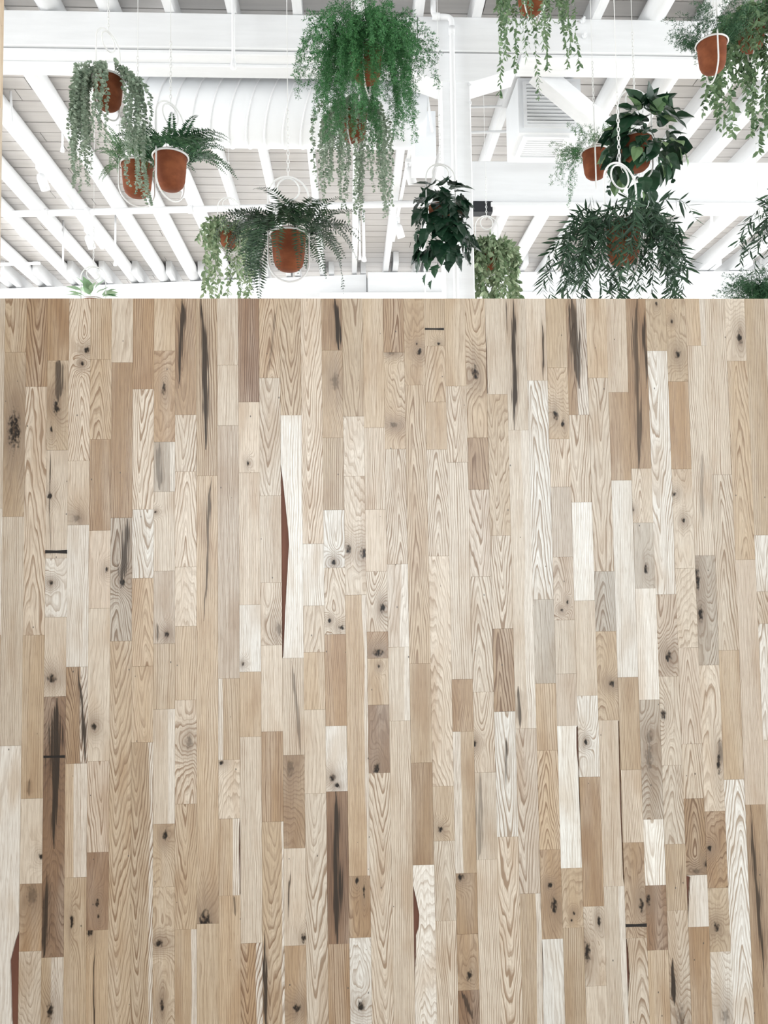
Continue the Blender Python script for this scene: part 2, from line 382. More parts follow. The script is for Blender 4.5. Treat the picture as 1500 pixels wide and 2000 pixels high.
# per column, top to bottom: (photo row where the plank ends, tone, grain, features...)
# k = knot x,y,r,(aspect),(halo)   s = streak x0,y0,x1,y1,halfwidth,darkness   p = sapwood edge x, side
# n = missing edge: side, ((row, depth), ...)
B = 2600
PL = {
 0: [(688,'M','c'),(1009,'M','p',('k',28,840,13,3.2,.9)),(1456,'L','s'),(B,'W','p',('n','R',((1792,0),(1812,7),(1850,16),(1900,14),(1960,12),(2000,8),(2060,0))))],
 1: [(755,'D','C'),(1240,'L','C'),(1559,'M','s',('s',55,1520,55,1556,3,.6)),(1725,'L','p',('k',80,1673,5,1.4,.5)),(1857,'D','p',('k',62,1750,11,2,.75)),(B,'L','w')],
 2: [(704,'D','p'),(879,'M','w',('s',112,700,112,785,8,.8),('k',110,795,7,2.2,.7),('k',100,838,3,3,.7)),(1090,'L','s',('s',97,880,97,1085,1.6,.9),('k',97,968,6,1.3,.6)),(1205,'W','W',('k',99,1138,5,1,.8)),(1360,'L','s',('k',101,1326,9,1.1,.9)),(1869,'K','w',('s',110,1362,105,1660,12,1.0),('s',92,1700,86,1875,7,.95)),(B,'M','s',('k',98,1975,7,2.2,.6),('p',107,1))],
 3: [(900,'L','C',('k',169,684,6,1.1,.9),('k',160,710,4,1.2,.9)),(1025,'L','p',('k',150,1012,8,1,.8)),(1302,'W','s'),(1491,'D','C',('s',154,1300,167,1500,2.6,.95),('p',158,1)),(1713,'M','s',('p',147,1)),(B,'M','s',('k',140,1800,4,4,.5))],
 4: [(702,'M','S'),(858,'M','c'),(1036,'D','s'),(1188,'P','p',('k',209,1112,4,1.6,.6)),(1486,'L','p',('k',183,1420,6,1.4,.8)),(1664,'P','C'),(1816,'K','p',('k',190,1763,4,2,.6),('k',192,1790,2.5,2.2,.5)),(B,'M','s',('s',186,1822,186,2030,1.4,1.0),('k',176,1818,7,1.6,.6))],
 5: [(708,'L','p'),(1011,'D','S'),(1252,'G','C',('s',248,1012,236,1150,6,.85),('k',239,1137,7,1.2,.6)),(B,'M','C')],
 6: [(760,'D','S'),(995,'L','C'),(1129,'W','C'),(1301,'M','C'),(1450,'M','c'),(B,'M','C',('p',292,1))],
 7: [(685,'M','p'),(863,'D','w',('k',320,760,4,3,.5)),(960,'G','s',('p',331,1),('s',310,863,312,958,4,.5)),(1115,'L','s',('k',304,1000,3,1,.7)),(1257,'P','s',('k',326,1240,5,1.4,.8),('s',307,1215,307,1255,2,.7)),(1385,'M','s'),(1609,'L','s',('p',328,1)),(1732,'M','w',('k',322,1632,6,1.6,.8)),(B,'M','W',('k',310,1842,9,.8,.9),('k',316,1965,4,4,.7))],
 8: [(810,'D','c',('s',357,575,349,760,6,.95)),(921,'L','C'),(1107,'L','C'),(1223,'L','w'),(1367,'M','s'),(1570,'L','C',('k',370,1450,8,1.6,.7)),(1815,'M','C'),(B,'M','s',('p',372,1))],
 9: [(929,'M','S',('s',393,575,405,880,5,.95)),(1804,'M','s',('s',411,930,399,1215,5,.75),('k',400,1800,12,1.8,.9)),(B,'M','p')],
 10: [(713,'L','S'),(831,'L','s'),(1325,'P','S'),(1484,'M','s',('p',435,-1)),(1599,'L','w',('k',433,1490,5,1,.7)),(1749,'M','s',('p',452,1),('n','R',((1600,1.4),(1650,2.4),(1740,1.2)))),(B,'M','s',('s',456,1745,456,1790,2,.6))],
 11: [(785,'K','S'),(923,'L','s',('k',484,905,3,2,.6)),(1181,'L','s'),(1312,'W','s',('k',475,1297,3,1.4,.8)),(1439,'M','s'),(1842,'L','s'),(B,'D','C',('p',497,1))],
 12: [(738,'M','C',('s',545,580,520,740,2,.4)),(968,'L','C'),(1138,'L','s'),(1260,'L','C',('k',545,1228,8,1.8,.6)),(1429,'L','s',),(1605,'D','s'),(B,'M','c',('p',545,1),('s',516,1815,518,2030,2.4,.95))],
 13: [(811,'M','C'),(1285,'W','s',('n','L',((905,0),(950,5),(1030,13),(1060,14.5),(1100,12),(1180,7),(1285,2)))),(1475,'L','S',('s',572,1290,590,1475,3,.5)),(1657,'D','w',('k',566,1500,9,2.2,.5)),(1847,'L','s',('s',566,1700,560,1800,1.2,.8),('k',593,1832,6,1.5,.6)),(B,'D','p',('k',580,1970,8,1.2,.9))],
 14: [(1062,'L','C'),(1183,'W','s'),(1274,'L','c'),(1386,'M','p'),(1550,'L','p'),(B,'L','C')],
 15: [(684,'D','S',('s',655,575,664,690,6,1.0)),(855,'M','s',('k',655,745,9,2.2,.7)),(996,'M','S'),(1109,'W','c',('k',652,1098,5,1.3,.8)),(1239,'L','c',('k',643,1212,4,1.1,.6),('k',666,1226,6,.9,.7)),(1418,'D','s'),(1546,'W','s',('k',650,1519,7,1,.8),('k',659,1534,6,1,.6)),(1844,'K','S',('s',652,1540,660,1850,9,1.0)),(B,'D','s')],
 16: [(813,'M','c'),(930,'L','W'),(1162,'L','w',('k',680,1072,6,1.6,.7),('k',710,1080,7,1.8,.7)),(1711,'M','S',('p',708,1)),(1832,'D','w',('k',697,1720,4,2.2,.6),('k',711,1740,2.5,5,.6)),(B,'W','W',('k',705,1965,7,1.6,.5))],
 17: [(835,'M','p'),(995,'L','S'),(1116,'L','s'),(1234,'L','C',('k',747,1188,6,1.8,.8)),(1286,'D','s',('k',738,1275,12,.7,.9)),(1377,'M','p',('k',740,1302,3,1.5,.7)),(1510,'K','w',('k',735,1500,7,1.6,.6)),(B,'L','C')],
 18: [(688,'D','C'),(877,'M','W',('k',770,830,10,.6,.8),('k',765,690,9,.5,.7)),(1102,'L','C'),(1264,'P','p',('p',780,1)),(1408,'L','s',('p',786,1)),(B,'L','s')],
 19: [(752,'M','w',('k',819,687,6,1.2,.8),('k',814,672,2,1.6,.7)),(1296,'M','C'),(1490,'M','s'),(1690,'D','s'),(B,'W','W',('n','L',((1733,0),(1760,6),(1790,11),(1815,9),(1830,4),(1870,3),(1910,0))))],
 20: [(676,'M','s',('k',857,671,4,.9,.6)),(785,'M','c'),(878,'M','s'),(1086,'L','C'),(1536,'L','W'),(1643,'M','s',('k',860,1620,5,1.3,.7)),(1799,'L','c'),(B,'L','C')],
 21: [(754,'M','p'),(903,'L','C'),(1327,'L','S'),(1429,'D','c'),(1706,'M','s',('p',893,-1)),(1825,'D','p',('k',900,1714,7,1,.7)),(1935,'D','w',('k',917,1905,6,2,.5)),(B,'K','c',('s',900,1935,925,1990,5,.8))],
 22: [(855,'M','c',('k',928,728,7,2.4,.8)),(956,'D','C'),(1126,'P','C'),(1352,'L','C'),(1509,'L','C',('k',927,1452,5,1.4,.7)),(1679,'L','s',('s',938,1500,938,1685,6,.45)),(B,'L','S')],
 23: [(770,'L','s',('n','L',((650,0),(690,1.6),(770,1.4)))),(1046,'M','W'),(1228,'L','C'),(1390,'D','C'),(1635,'W','C',('s',989,1440,990,1545,3,.85)),(B,'L','C')],
 24: [(840,'L','s',('s',1003,575,1008,845,4.2,.95),('s',988,585,992,660,1.6,.9)),(1423,'L','s',('p',1024,1),('s',1011,1340,1014,1425,4,.8)),(1746,'P','C'),(B,'M','S',('p',1048,1))],
 25: [(743,'L','s',('s',1061,610,1064,745,1.8,.9)),(1171,'W','C'),(1335,'G','p'),(1466,'M','s'),(1660,'M','C'),(1835,'D','w',('k',1074,1730,5,1.2,.8),('k',1082,1770,7,2.4,.8)),(B,'W','p',('n','L',((1835,.6),(1890,1.6),(1960,0))))],
 26: [(718,'M','p'),(857,'M','w',('k',1085,812,6,2,.7),('k',1099,828,4,2.4,.7)),(951,'L','C'),(1088,'P','s'),(1211,'P','C',('k',1097,1192,3,1.2,.8),('k',1108,1176,2.4,2,.7)),(1316,'L','s'),(1418,'P','p'),(1696,'X','p',('n','R',((1418,3),(1470,4),(1510,1.5),(1560,2),(1600,1),(1640,0)))),(1813,'M','w',('k',1121,1783,3,1.4,.7),('k',1116,1797,2,1.4,.6)),(B,'M','S')],
 27: [(810,'D','c',('s',1115,575,1130,760,8,.85),('p',1139,1)),(981,'L','C'),(1173,'W','s'),(1359,'L','s'),(1518,'W','c',('k',1144,1450,4,1.6,.8)),(1771,'D','s'),(1927,'L','W',('k',1147,1860,7,3,.8),('k',1170,1800,4,3,.6)),(B,'L','p')],
 28: [(738,'M','p'),(1116,'L','C'),(1233,'G','C'),(1407,'M','W',('k',1195,1335,6,1.2,.9)),(1732,'L','S',('n','R',((1407,2),(1500,2.6),(1600,3.2),(1732,2)))),(B,'L','s',('p',1202,1))],
 29: [(766,'L','S'),(938,'D','p'),(1323,'W','s'),(1504,'M','S'),(1646,'L','S'),(1833,'D','w',('k',1253,1768,5,3,.8)),(B,'L','C',('n','L',((1836,1.5),(1880,4),(1930,5),(1955,2),(1970,0))))],
 30: [(915,'D','S',('s',1243,575,1246,920,7,.75),('s',1258,600,1262,760,3,.9)),(1021,'L','c',('k',1236,995,3,1.6,.8)),(1149,'G','p',('k',1262,1110,5,2.4,.5)),(1367,'W','s'),(1601,'G','C',('k',1268,1440,8,2,.7),('k',1268,1480,9,3,.55)),(1730,'X','c'),(1857,'K','w',('k',1266,1757,5,2.6,.8)),(B,'M','s')],
 31: [(685,'M','w',('k',1282,595,3,2,.6)),(1161,'W','C'),(1321,'P','C',('k',1305,1282,7,1.8,.9)),(1495,'L','C',('k',1296,1395,5,3,.2)),(1649,'L','C'),(1779,'M','S',('s',1330,1690,1331,1740,1.6,.5)),(B,'L','c',('s',1317,1870,1319,1965,3.5,1.0),('k',1330,1990,10,3,.6))],
 32: [(745,'M','w',('k',1312,628,3,1.6,.7),('k',1324,692,6,1.8,.7)),(916,'D','s'),(1110,'L','w',('k',1315,965,6,1,.7),('k',1334,1016,4,1.8,.8)),(1265,'L','W'),(1453,'P','c'),(1560,'L','C'),(1710,'D','C',('k',1378,1688,4,2,.8),('k',1360,1702,8,.8,.6)),(1811,'W','s',('n','L',((1711,8),(1750,6),(1780,3.5),(1811,1)))),(B,'D','p')],
 33: [(675,'M','s',('p',1359,1)),(1085,'L','S',('s',1372,880,1374,1030,3,.35)),(1299,'G','W',('k',1368,1200,6,3,.8),('k',1362,1130,6,4,.35)),(1585,'L','W',('k',1404,1490,4,6,.6),('s',1408,1440,1410,1500,2,.5)),(1735,'D','W',('k',1386,1658,5,1.4,.8)),(1860,'M','w',('k',1400,1810,6,1.6,.9)),(B,'W','w',('k',1417,1985,8,2.4,.7))],
 34: [(927,'L','S'),(1270,'L','C'),(1523,'M','s'),(B,'W','C')],
 35: [(705,'L','w',('k',1444,660,6,2.6,.8)),(1093,'M','C'),(1572,'P','s'),(B,'D','s',('s',1468,1570,1492,1930,4.5,.9))],
 36: [(1045,'M','s'),(1155,'W','C'),(1218,'L','C'),(1446,'W','C'),(1700,'L','s'),(B,'D','s')],
 37: [(900,'L','s'),(1300,'M','c'),(1600,'W','s'),(B,'D','s')],
 38: [(760,'M','s'),(1120,'L','c'),(1500,'M','s'),(B,'L','s')],
 39: [(840,'L','s'),(1240,'D','c'),(1690,'L','s'),(B,'M','s')],
}
rng = random.Random(7)

def plank(name, parent, xl, xr, zb, zt, tone, grain, feats, y0):
    "one oak board; its local origin is its lower left front corner"
    w = xr-xl; h = zt-zb; g = 0.0001; th = 0.007; ch = 0.00035
    me = Mesh()
    left, right = [], []
    for f in feats:
        if f[0] == 'n': (left if f[1] == 'L' else right).extend(f[2])
    if not left and not right:
        back = [(g,th,g),(w-g,th,g),(w-g,th,h-g),(g,th,h-g)]
        mid = [(g,ch,g),(w-g,ch,g),(w-g,ch,h-g),(g,ch,h-g)]
        c2 = g+ch
        fr = [(c2,0,c2),(w-c2,0,c2),(w-c2,0,h-c2),(c2,0,h-c2)]
        me.quad_loop([fr, mid, back], True, True, True)
    else:
        k = 1.0/FPX*2.06
        def side(lst, sgn, xe):
            pts = []
            for yy, d in lst:
                zz = min(max(at(750, yy, WY).z-zb, 0.004), h-0.004)
                pts.append((xe+sgn*max(d*k, 0.0003), zz))
            pts.sort(key=lambda p: p[1])
            out = []
            for p in pts:
                if not out or p[1] > out[-1][1]+0.001: out.append(p)
            return out
        L = side(left, 1, g); Rr = side(right, -1, w-g)
        outl = [(g, g), (w-g, g)] + Rr + [(w-g, h-g), (g, h-g)] + L[::-1]
        n = len(outl)
        me.v = [(a, 0, b) for a, b in outl]+[(a, th, b) for a, b in outl]
        me.f.append(tuple(range(n)))
        me.f.append(tuple(range(n, 2*n))[::-1])
        for i in range(n):
            j = (i+1) % n
            me.f.append((i, n+i, n+j, j))
    o = me.build(name, MAT['oak'], parent, loc=(xl, y0, zb))
    c = TONES[tone]; j = rng.uniform(-7, 7); wj = rng.uniform(-2.5, 1.0)
    lin = s2l((min(255, c[0]+j+wj), min(255, c[1]+j), min(255, c[2]+j-wj)))
    o.color = (*lin, 1)
    o['seed'] = [rng.uniform(0, 200), rng.uniform(0, 200), rng.uniform(0, 50)]
    ct = {'s': .82, 'c': .92, 'w': .58, 'p': .42}[grain.lower()]*(1.35 if grain.isupper() else 1.0)
    if tone in 'DK': ct *= 1.1
    sg = rng.choice((-1, 1))
    if grain in 'sS':
        gv = [sg*rng.uniform(170, 300), rng.uniform(-5, 5), 0.0]; warp = rng.uniform(.35, .6)
    elif grain in 'cC':
        gv = [rng.uniform(-45, 45), sg*rng.uniform(10, 26), rng.uniform(110, 190)]; warp = rng.uniform(.55, .9)
    elif grain in 'wW':
        gv = [rng.uniform(-80, 80), sg*rng.uniform(18, 42), rng.uniform(40, 110)]; warp = rng.uniform(.9, 1.4)
    else:
        gv = [sg*rng.uniform(70, 150), rng.uniform(-8, 8), rng.uniform(0, 60)]; warp = rng.uniform(.6, 1.0)
    o['grain'] = gv
    o['grain_style'] = [w*rng.uniform(.25, .75), ct, warp]
    kn, stv, sap = [], [], [0.0, 1.0, 0.0]
    for f in feats:
        if f[0] == 'k':
            p = at(f[1], f[2], WY)
            kn.append((p.x-xl, p.z-zb, f[3]*2.06/FPX*1.25, f[4] if len(f) > 4 else 1.0, f[5] if len(f) > 5 else .6))
        elif f[0] == 's':
            p, q = at(f[1], f[2], WY), at(f[3], f[4], WY)
            stv.append(((q.x-xl, p.x-q.x, f[5]*2.06/FPX*1.2), (q.z-zb, p.z-zb, f[6])))
        elif f[0] == 'p':
            zc = (zb+zt)/2
            # photo column -> metres across this board, measured at the wall's mid height
            p = at(f[1], 1100 if len(f) < 4 else f[3], WY)
            best = p.x-xl
            if not 0.004 < best < w-0.004: best = w*(0.72 if f[2] > 0 else 0.26)
            sap = [best, float(f[2]), 0.85]
    z3 = [0.0, 0.0, 0.0]
    o['knot_a'] = list(kn[0][:3]) if kn else z3
    o['knot_b'] = list(kn[1][:3]) if len(kn) > 1 else z3
    o['knot_style'] = [kn[0][3] if kn else 1.0, kn[1][3] if len(kn) > 1 else 1.0, max([q[4] for q in kn]) if kn else 0.0]
    o['knot_core'] = [1.0 if q < len(kn) and (kn[q][2] < 0.0125 or kn[q][4] > 0.88) else 0.45 for q in range(2)]+[0.0]
    for i, nm in enumerate(('streak_a', 'streak_b')):
        o[nm] = list(stv[i][0]) if len(stv) > i else z3
        o[nm+'_span'] = list(stv[i][1]) if len(stv) > i else z3
    o['sapwood'] = sap
    return o

m = Mesh(); m.box(-0.92, WY+0.0075, 0.0, X0+40*PW, WY+0.14, ZTOP-0.002)
wall = tag(m.build('wall_front', MAT['backing']), 'low oak plank partition wall across the foreground', kind='structure')
NCOL = 40
for kcol in range(NCOL):
    xl = X0+kcol*PW; xm = xl+PW/2
    prev = ZTOP
    for e in PL[kcol]:
        ye, tone, grain = e[:3]
        # row on the photo -> height on the wall at this column
        px = 750+ (xm/2.05-0.045)*1480
        zb = max(at(px, ye, WY).z, ZBOT) if ye < B else ZBOT
        plank('plank', wall, xl, xl+PW, zb, prev, tone, grain, e[3:], WY+rng.uniform(-0.0004, 0.0004))
        prev = zb
# narrow ripped strip that closes the wall on the left
prev = ZTOP
for ye, tone in ((993, 'L'), (1240, 'W'), (1470, 'M'), (B, 'W')):
    zb = at(4, ye, WY).z if ye < B else ZBOT
    plank('plank', wall, -0.92, X0, zb, prev, tone, 's', (), WY)
    prev = zb
# black filler bars between boards
for (x0, x1, y0, y1, sl) in ((88.5,131,1074.5,1081.5,1),(85,127,1476,1481,1),(830,867,640.5,644.5,0),(1222,1263,1805,1811,-2)):
    a = at(x0, (y0+y1)/2, WY); b = at(x1, (y0+y1)/2, WY); hh = (y1-y0)/2*2.06/FPX
    m = Mesh()
    m.poly([(0,0,-hh*.8),((b.x-a.x)*.5,0,-hh*.75),(b.x-a.x,0,-hh*1.1),(b.x-a.x,0,hh),((b.x-a.x)*.5,0,hh*.7),(0,0,hh)])
    n = len(m.v)
    m.v += [(p[0], 0.002, p[2]) for p in m.v]
    for i in range(n): m.f.append((i, n+i, n+(i+1) % n, (i+1) % n))
    m.build('filler_strip', MAT['filler'], wall, loc=(a.x, WY-0.0011, a.z))

# taller oak side wall that comes forward at the left edge
m = Mesh(); m.box(-1.05, 0.45, 0.0, -0.9275, WY+0.014, 3.3)
ret = tag(m.build('wall_left', MAT['backing']), 'taller oak plank side wall at the left edge of the partition', kind='structure')
for i in range(28):
    ya = WY-(i+1)*PW; prev = 3.3
    for zz in sorted([rng.uniform(2.3, 3.1), rng.uniform(1.5, 2.1), rng.uniform(.6, 1.3), ZBOT], reverse=True):
        o = plank('plank', ret, 0, PW, zz, prev, rng.choice('MDLM'), rng.choice('scsp'), (), 0)
        o.location = (-0.92, ya, zz); o.rotation_euler = (0, 0, pi/2)
        prev = zz

# ------------------------------------------------------------------ floor and ceiling
m = Mesh(); m.box(-26, -18, -0.1, 26, 34, 0.0)
tag(m.build('floor', MAT['floor']), 'pale concrete floor', kind='structure')
ZR = 5.99                    # underside of the rafters
ZD = ZR+0.19                 # underside of the roof deck
m = Mesh(); m.box(-9, -3.5, ZD+0.028, 9.5, 17, ZD+0.10)
ceil = tag(m.build('ceiling', MAT['deck']), 'white painted plank ceiling on rafters and beams', kind='structure')
BW = 0.19
dk = {}
row = 0
y = 3.0
while y < 14.5:
    cuts = [-8.5, -8.5+rng.uniform(4, 6.5)]
    cuts.append(cuts[-1]+rng.uniform(4.5, 6)); cuts.append(9.0)
    for a, b in zip(cuts[:-1], cuts[1:]):
        m = Mesh(); m.box(0, 0, 0, b-a-0.008, BW-0.012, 0.022)
        m.build('plank', MAT['deck'], ceil, loc=(a, y, ZD+rng.uniform(0, 0.003)))
    y += BW
# rafters: peeled logs and sawn joists at half-metre centres
def log_rafter(x, ya, yb, r):
    m = Mesh(); rings = []
    n = 12; k = 18
    ph = rng.uniform(0, 6)
    for i in range(k+1):
        t = i/k; yy = ya+(yb-ya)*t
        ox = 0.02*math.sin(ph+t*5); oz = 0.006*math.sin(ph*2+t*7)
        rr = r*(1+0.06*math.sin(ph+t*9))
        rings.append([(ox+rr*math.cos(2*math.pi*j/n)*(1+0.04*math.sin(3*j+ph)), yy-ya, r+oz+rr*math.sin(2*math.pi*j/n)) for j in range(n)])
    m.quad_loop(rings, True, True, True)
    o = m.build('rafter', MAT['rafter'], ceil, True, (x, ya, ZR))
    return o
def sawn_rafter(x, ya, yb, w=0.075):
    m = Mesh(); m.box(-w/2, 0, 0, w/2, yb-ya, ZD-ZR)
    return m.build('rafter', MAT['rafter'], ceil, False, (x, ya, ZR))
x = 0.66-0.5*17
i = 0
while x < 9.0:
    jx = x+rng.uniform(-0.02, 0.02)
    if x > 3.3: sawn_rafter(jx, 2.5, 12.1, 0.15)
    elif x < -1.5 or x > 2.3: log_rafter(jx, 2.5, 12.45, 0.092)
    elif x < 0.3 or x > 0.6: sawn_rafter(jx, 2.5, 12.2)
    else: log_rafter(jx, 2.5, 12.0, 0.085)
    # next bay, lapped beside the first on the far beam
    sawn_rafter(jx+0.14, 11.3 if x > 0.4 else 11.7, 16.8, 0.08)
    x += 0.497
def beam(a, b, w, h, nm='beam', mat='beam'):
    m = Mesh(); m.timber(a, b, w, h)
    o = m.build(nm, MAT[mat], ceil)
    bv = o.modifiers.new('edge', 'BEVEL'); bv.width = 0.006; bv.segments = 1
    return o
# near beam in two lengths, with a ledger strip under it
beam((-8, 6.13, 5.84), (0.605, 6.13, 5.84), 0.27, 0.29)
beam((0.611, 6.13, 5.845), (9, 6.13, 5.855), 0.27, 0.29)
beam((-8, 6.14, 5.67), (0.46, 6.14, 5.67), 0.25, 0.035)
beam((-8, 6.20, 5.638), (0.46, 6.20, 5.638), 0.15, 0.03)
beam((1.46, 6.14, 5.68), (9, 6.14, 5.68), 0.25, 0.035)
# far beam, its left length swings away from the wall
beam((-8, 12.75, 5.80), (0.33, 11.80, 5.80), 0.26, 0.34)
beam((0.34, 11.72, 5.80), (9, 11.60, 5.80), 0.26, 0.34)
beam((-0.4, 11.68, 5.60), (9, 11.60, 5.60), 0.36, 0.05)
# box girder on the right with a flange below
beam((1.06, 8.08, 5.61), (9, 8.08, 5.64), 0.16, 0.46)
beam((1.56, 8.07, 5.345), (9, 8.07, 5.375), 0.24, 0.05)

# ------------------------------------------------------------------ column with its bolster
cr = link('support_column', None, loc=(0.92, 6.14, 0))
tag(cr, 'white square timber column with winged bolster under the near beam', 'column')
m = Mesh(); m.box(-0.125, -0.115, 0, 0.115, 0.115, 5.47)
o = m.build('post', MAT['beam'], cr); bv = o.modifiers.new('edge', 'BEVEL'); bv.width = 0.008
m = Mesh()
prof = [(-0.46, 5.69), (-0.46, 5.57), (-0.14, 5.455), (0.14, 5.455), (0.50, 5.57), (0.50, 5.69)]
n = len(prof)
m.v = [(a, -0.13, b) for a, b in prof]+[(a, 0.12, b) for a, b in prof]
m.f = [tuple(range(n))[::-1], tuple(range(n, 2*n))]+[(i, (i+1) % n, n+(i+1) % n, n+i) for i in range(n)]
m.build('bolster', MAT['beam'], cr)
for zz in (5.53, 5.38):
    m = Mesh(); m.tube([(0.11, -0.10, zz-0.1), (0.11, -0.125, zz-0.1)], 0.012, 8)
    m.build('bolt', MAT['white'], cr)
# bolts on the near beam
for px, py in ((1138, 42), (1141, 71)):
    p = at(px, py, 5.99)
    m = Mesh(); m.tube([(0, 0, 0), (0, -0.02, 0)], 0.022, 6); m.tube([(0, -0.02, 0), (0, -0.05, 0)], 0.010, 6)
    m.build('bolt', MAT['white'], ceil, loc=p)

# diagonal timber
br = Mesh(); br.timber((0, 0, 0), at(1236, 298, 6.58)-at(1047, 140, 6.34), 0.13, 0.15)
tag(br.build('diagonal_brace', MAT['beam'], None, loc=at(1047, 140, 6.34)), 'white diagonal timber brace crossing the louvred vent box', 'brace')

# ------------------------------------------------------------------ duct
def arc(cx, cy, r, a0, a1, n=8):
    return [(cx+r*math.cos(a0+(a1-a0)*i/n), cy+r*math.sin(a0+(a1-a0)*i/n)) for i in range(n+1)]
DXa, DXb, DR, DY, DZ = -1.86, 0.72, 0.285, 6.66, 5.55
dr_ = link('air_duct', None, loc=(DXa, DY, DZ))
tag(dr_, 'large round white ribbed air duct slung behind the near beam', 'duct')
m = Mesh(); n = 40
rings = [[(xx, r*math.cos(2*math.pi*k/n), r*math.sin(2*math.pi*k/n)) for k in range(n)] for xx, r in ((0, 0.02), (0, DR-0.01), (0.02, DR), (DXb-DXa-0.02, DR), (DXb-DXa, DR-0.01), (DXb-DXa, 0.02))]
m.quad_loop(rings, True, True, True)
o = m.build('body', MAT['duct'], dr_, True); autosmooth(o.data)
xx = 0.14
i = 0
while xx < DXb-DXa-0.1:
    m = Mesh()
    m.tube([(0.09*math.sin(2*math.pi*k/n), (DR+0.002)*math.cos(2*math.pi*k/n), (DR+0.002)*math.sin(2*math.pi*k/n)) for k in range(n)], 0.007, 6, True)
    m.build('rib', MAT['white'], dr_, True, (xx, 0, 0))
    xx += 0.158; i += 1
for xx in (0.55, 1.1, 1.68, 2.3):
    m = Mesh(); m.box(-0.012, -0.012, DR-0.004, 0.012, 0.012, ZR-DZ+0.02)
    m.build('hanger_strap', MAT['white'], dr_, loc=(xx, 0, 0))
m = Mesh(); m.box(DXb-DXa-0.10, -0.10, -0.44, DXb-DXa+0.09, 0.28, -0.02)
m.build('outlet_box', MAT['duct'], dr_)
m = Mesh(); m.tube([(DXb-DXa-0.02+0.012*k, -DR*0.9, 0.2-0.1*k) for k in range(6)], 0.012, 6)
m.build('strap', MAT['white'], dr_)

# ------------------------------------------------------------------ louvred vent box
VY = 6.72
p0 = at(1012, 150, VY); p1 = at(1138, 258, VY)
vb = link('vent_box', None, loc=(p0.x, VY, p1.z))
tag(vb, 'white louvred ventilation box above the right girder', 'vent')
W_, H_ = p1.x-p0.x, p0.z-p1.z
m = Mesh(); m.box(0, 0.02, 0, W_, 0.55, H_)
m.build('body', MAT['duct'], vb)
a = at(1028, 165, VY); b = at(1122, 242, VY)
lx0, lx1, lz0, lz1 = a.x-p0.x, b.x-p0.x, b.z-p1.z, a.z-p1.z
m = Mesh()
for bx in ((lx0-.03, lz0-.03, lx1+.03, lz0), (lx0-.03, lz1, lx1+.03, lz1+.03), (lx0-.03, lz0, lx0, lz1), (lx1, lz0, lx1+.03, lz1)):
    m.box(bx[0], 0.0, bx[1], bx[2], 0.03, bx[3])
m.build('louvre_frame', MAT['white'], vb)
m = Mesh(); m.box(lx0, 0.0185, lz0, lx1, 0.0199, lz1)  # thin sheet coloured dark for the shade behind the slats
m.build('louvre_shade', MAT['dark'], vb)
for i in range(11):
    zz = lz0+(lz1-lz0)*(i+0.5)/11
    m = Mesh(); m.timber((lx0, 0.006, 0), (lx1, 0.006, 0), 0.026, 0.007, (0, 0.6, 1))
    m.build('slat', MAT['white'], vb, loc=(0, 0, zz))
m = Mesh(); m.box(lx0-0.02, 0.06, -0.02, lx1-0.03, 0.09, 0); m.box(lx0-0.02, 0.42, -0.02, lx1-0.03, 0.45, 0)
m.box(lx0-0.02, 0.09, -0.02, lx0+0.02, 0.42, 0); m.box(lx1-0.07, 0.09, -0.02, lx1-0.03, 0.42, 0)
m.build('underside_frame', MAT['white'], vb)
for i in range(8):
    m = Mesh(); m.box(lx0+0.02, 0, -0.012, lx1-0.07, 0.022, -0.002)
    m.build('slat', MAT['white'], vb, loc=(0, 0.11+0.038*i, 0))
# added black block whose colour stands in for the dark gap under the girder
g0 = at(925, 391, 7.95); g1 = at(963, 412, 7.95)
m = Mesh(); m.box(0, 0, 0, g1.x-g0.x, 0.12, g0.z-g1.z)
tag(m.build('gap_block', MAT['dark'], None, loc=(g0.x, 7.97, g1.z)), 'black box standing in for the dark gap under the girder end beside the column', 'box')

# ------------------------------------------------------------------ pipes, rods and track lights
def pipe(name, pts, r, label, cat='pipe', n=10, collars=(), group=None):
    base = Vector(pts[-1])
    root = link(name, None, loc=base)
    tag(root, label, cat, group)
    m = Mesh(); m.tube([Vector(p)-base for p in pts], r, n)
    o = m.build('tube', MAT['white'], root, True)
    autosmooth(o.data)
    for c, d in collars:
        m = Mesh(); d = Vector(d).normalized()
        m.tube([Vector(c)-base-d*0.03, Vector(c)-base+d*0.03], r*1.28, n)
        m.build('collar', MAT['white'], root, True)
    return root
def bend(pts, r=0.06, n=5):
    "rounds the inner corners of a polyline"
    pts = [Vector(p) for p in pts]; out = [pts[0]]
    for i in range(1, len(pts)-1):
        a, b, c = pts[i-1], pts[i], pts[i+1]
        p = b+(a-b).normalized()*min(r, (a-b).length*.45); q = b+(c-b).normalized()*min(r, (c-b).length*.45)
        for k in range(n+1):
            t = k/n
            out.append(p*(1-t)**2+b*2*t*(1-t)+q*t*t)
    out.append(pts[-1]); return out
pa, pb = atz(12, 418, 5.90), atz(800, 398, 5.90)
pc = pb+(pb-pa)*0.05
pipe('water_pipe', bend([pa+Vector((0.0, 0.5, -0.05)), pa, pc, pc+Vector((.02, .3, .06))], 0.12), 0.040, 'long white horizontal pipe running under the rafters on the left', 'pipe',
     collars=[(pa.lerp(pb, t), pb-pa) for t in (0.10, 0.205, 0.46, 0.7)])
c0 = at(846, -40, 5.90); c1 = at(846, 32, 5.93); c2 = at(882, 33, 5.93); c3 = Vector((c2.x-0.02, 5.955, 0.05))
pipe('conduit_pipe', bend([c0, c1, c2, c3], 0.05), 0.022, 'white conduit pipe running down the front of the timber column', 'pipe', collars=[(c1.lerp(c2, .15), c2-c1), (c2.lerp(c3, 0.02), c3-c2)])
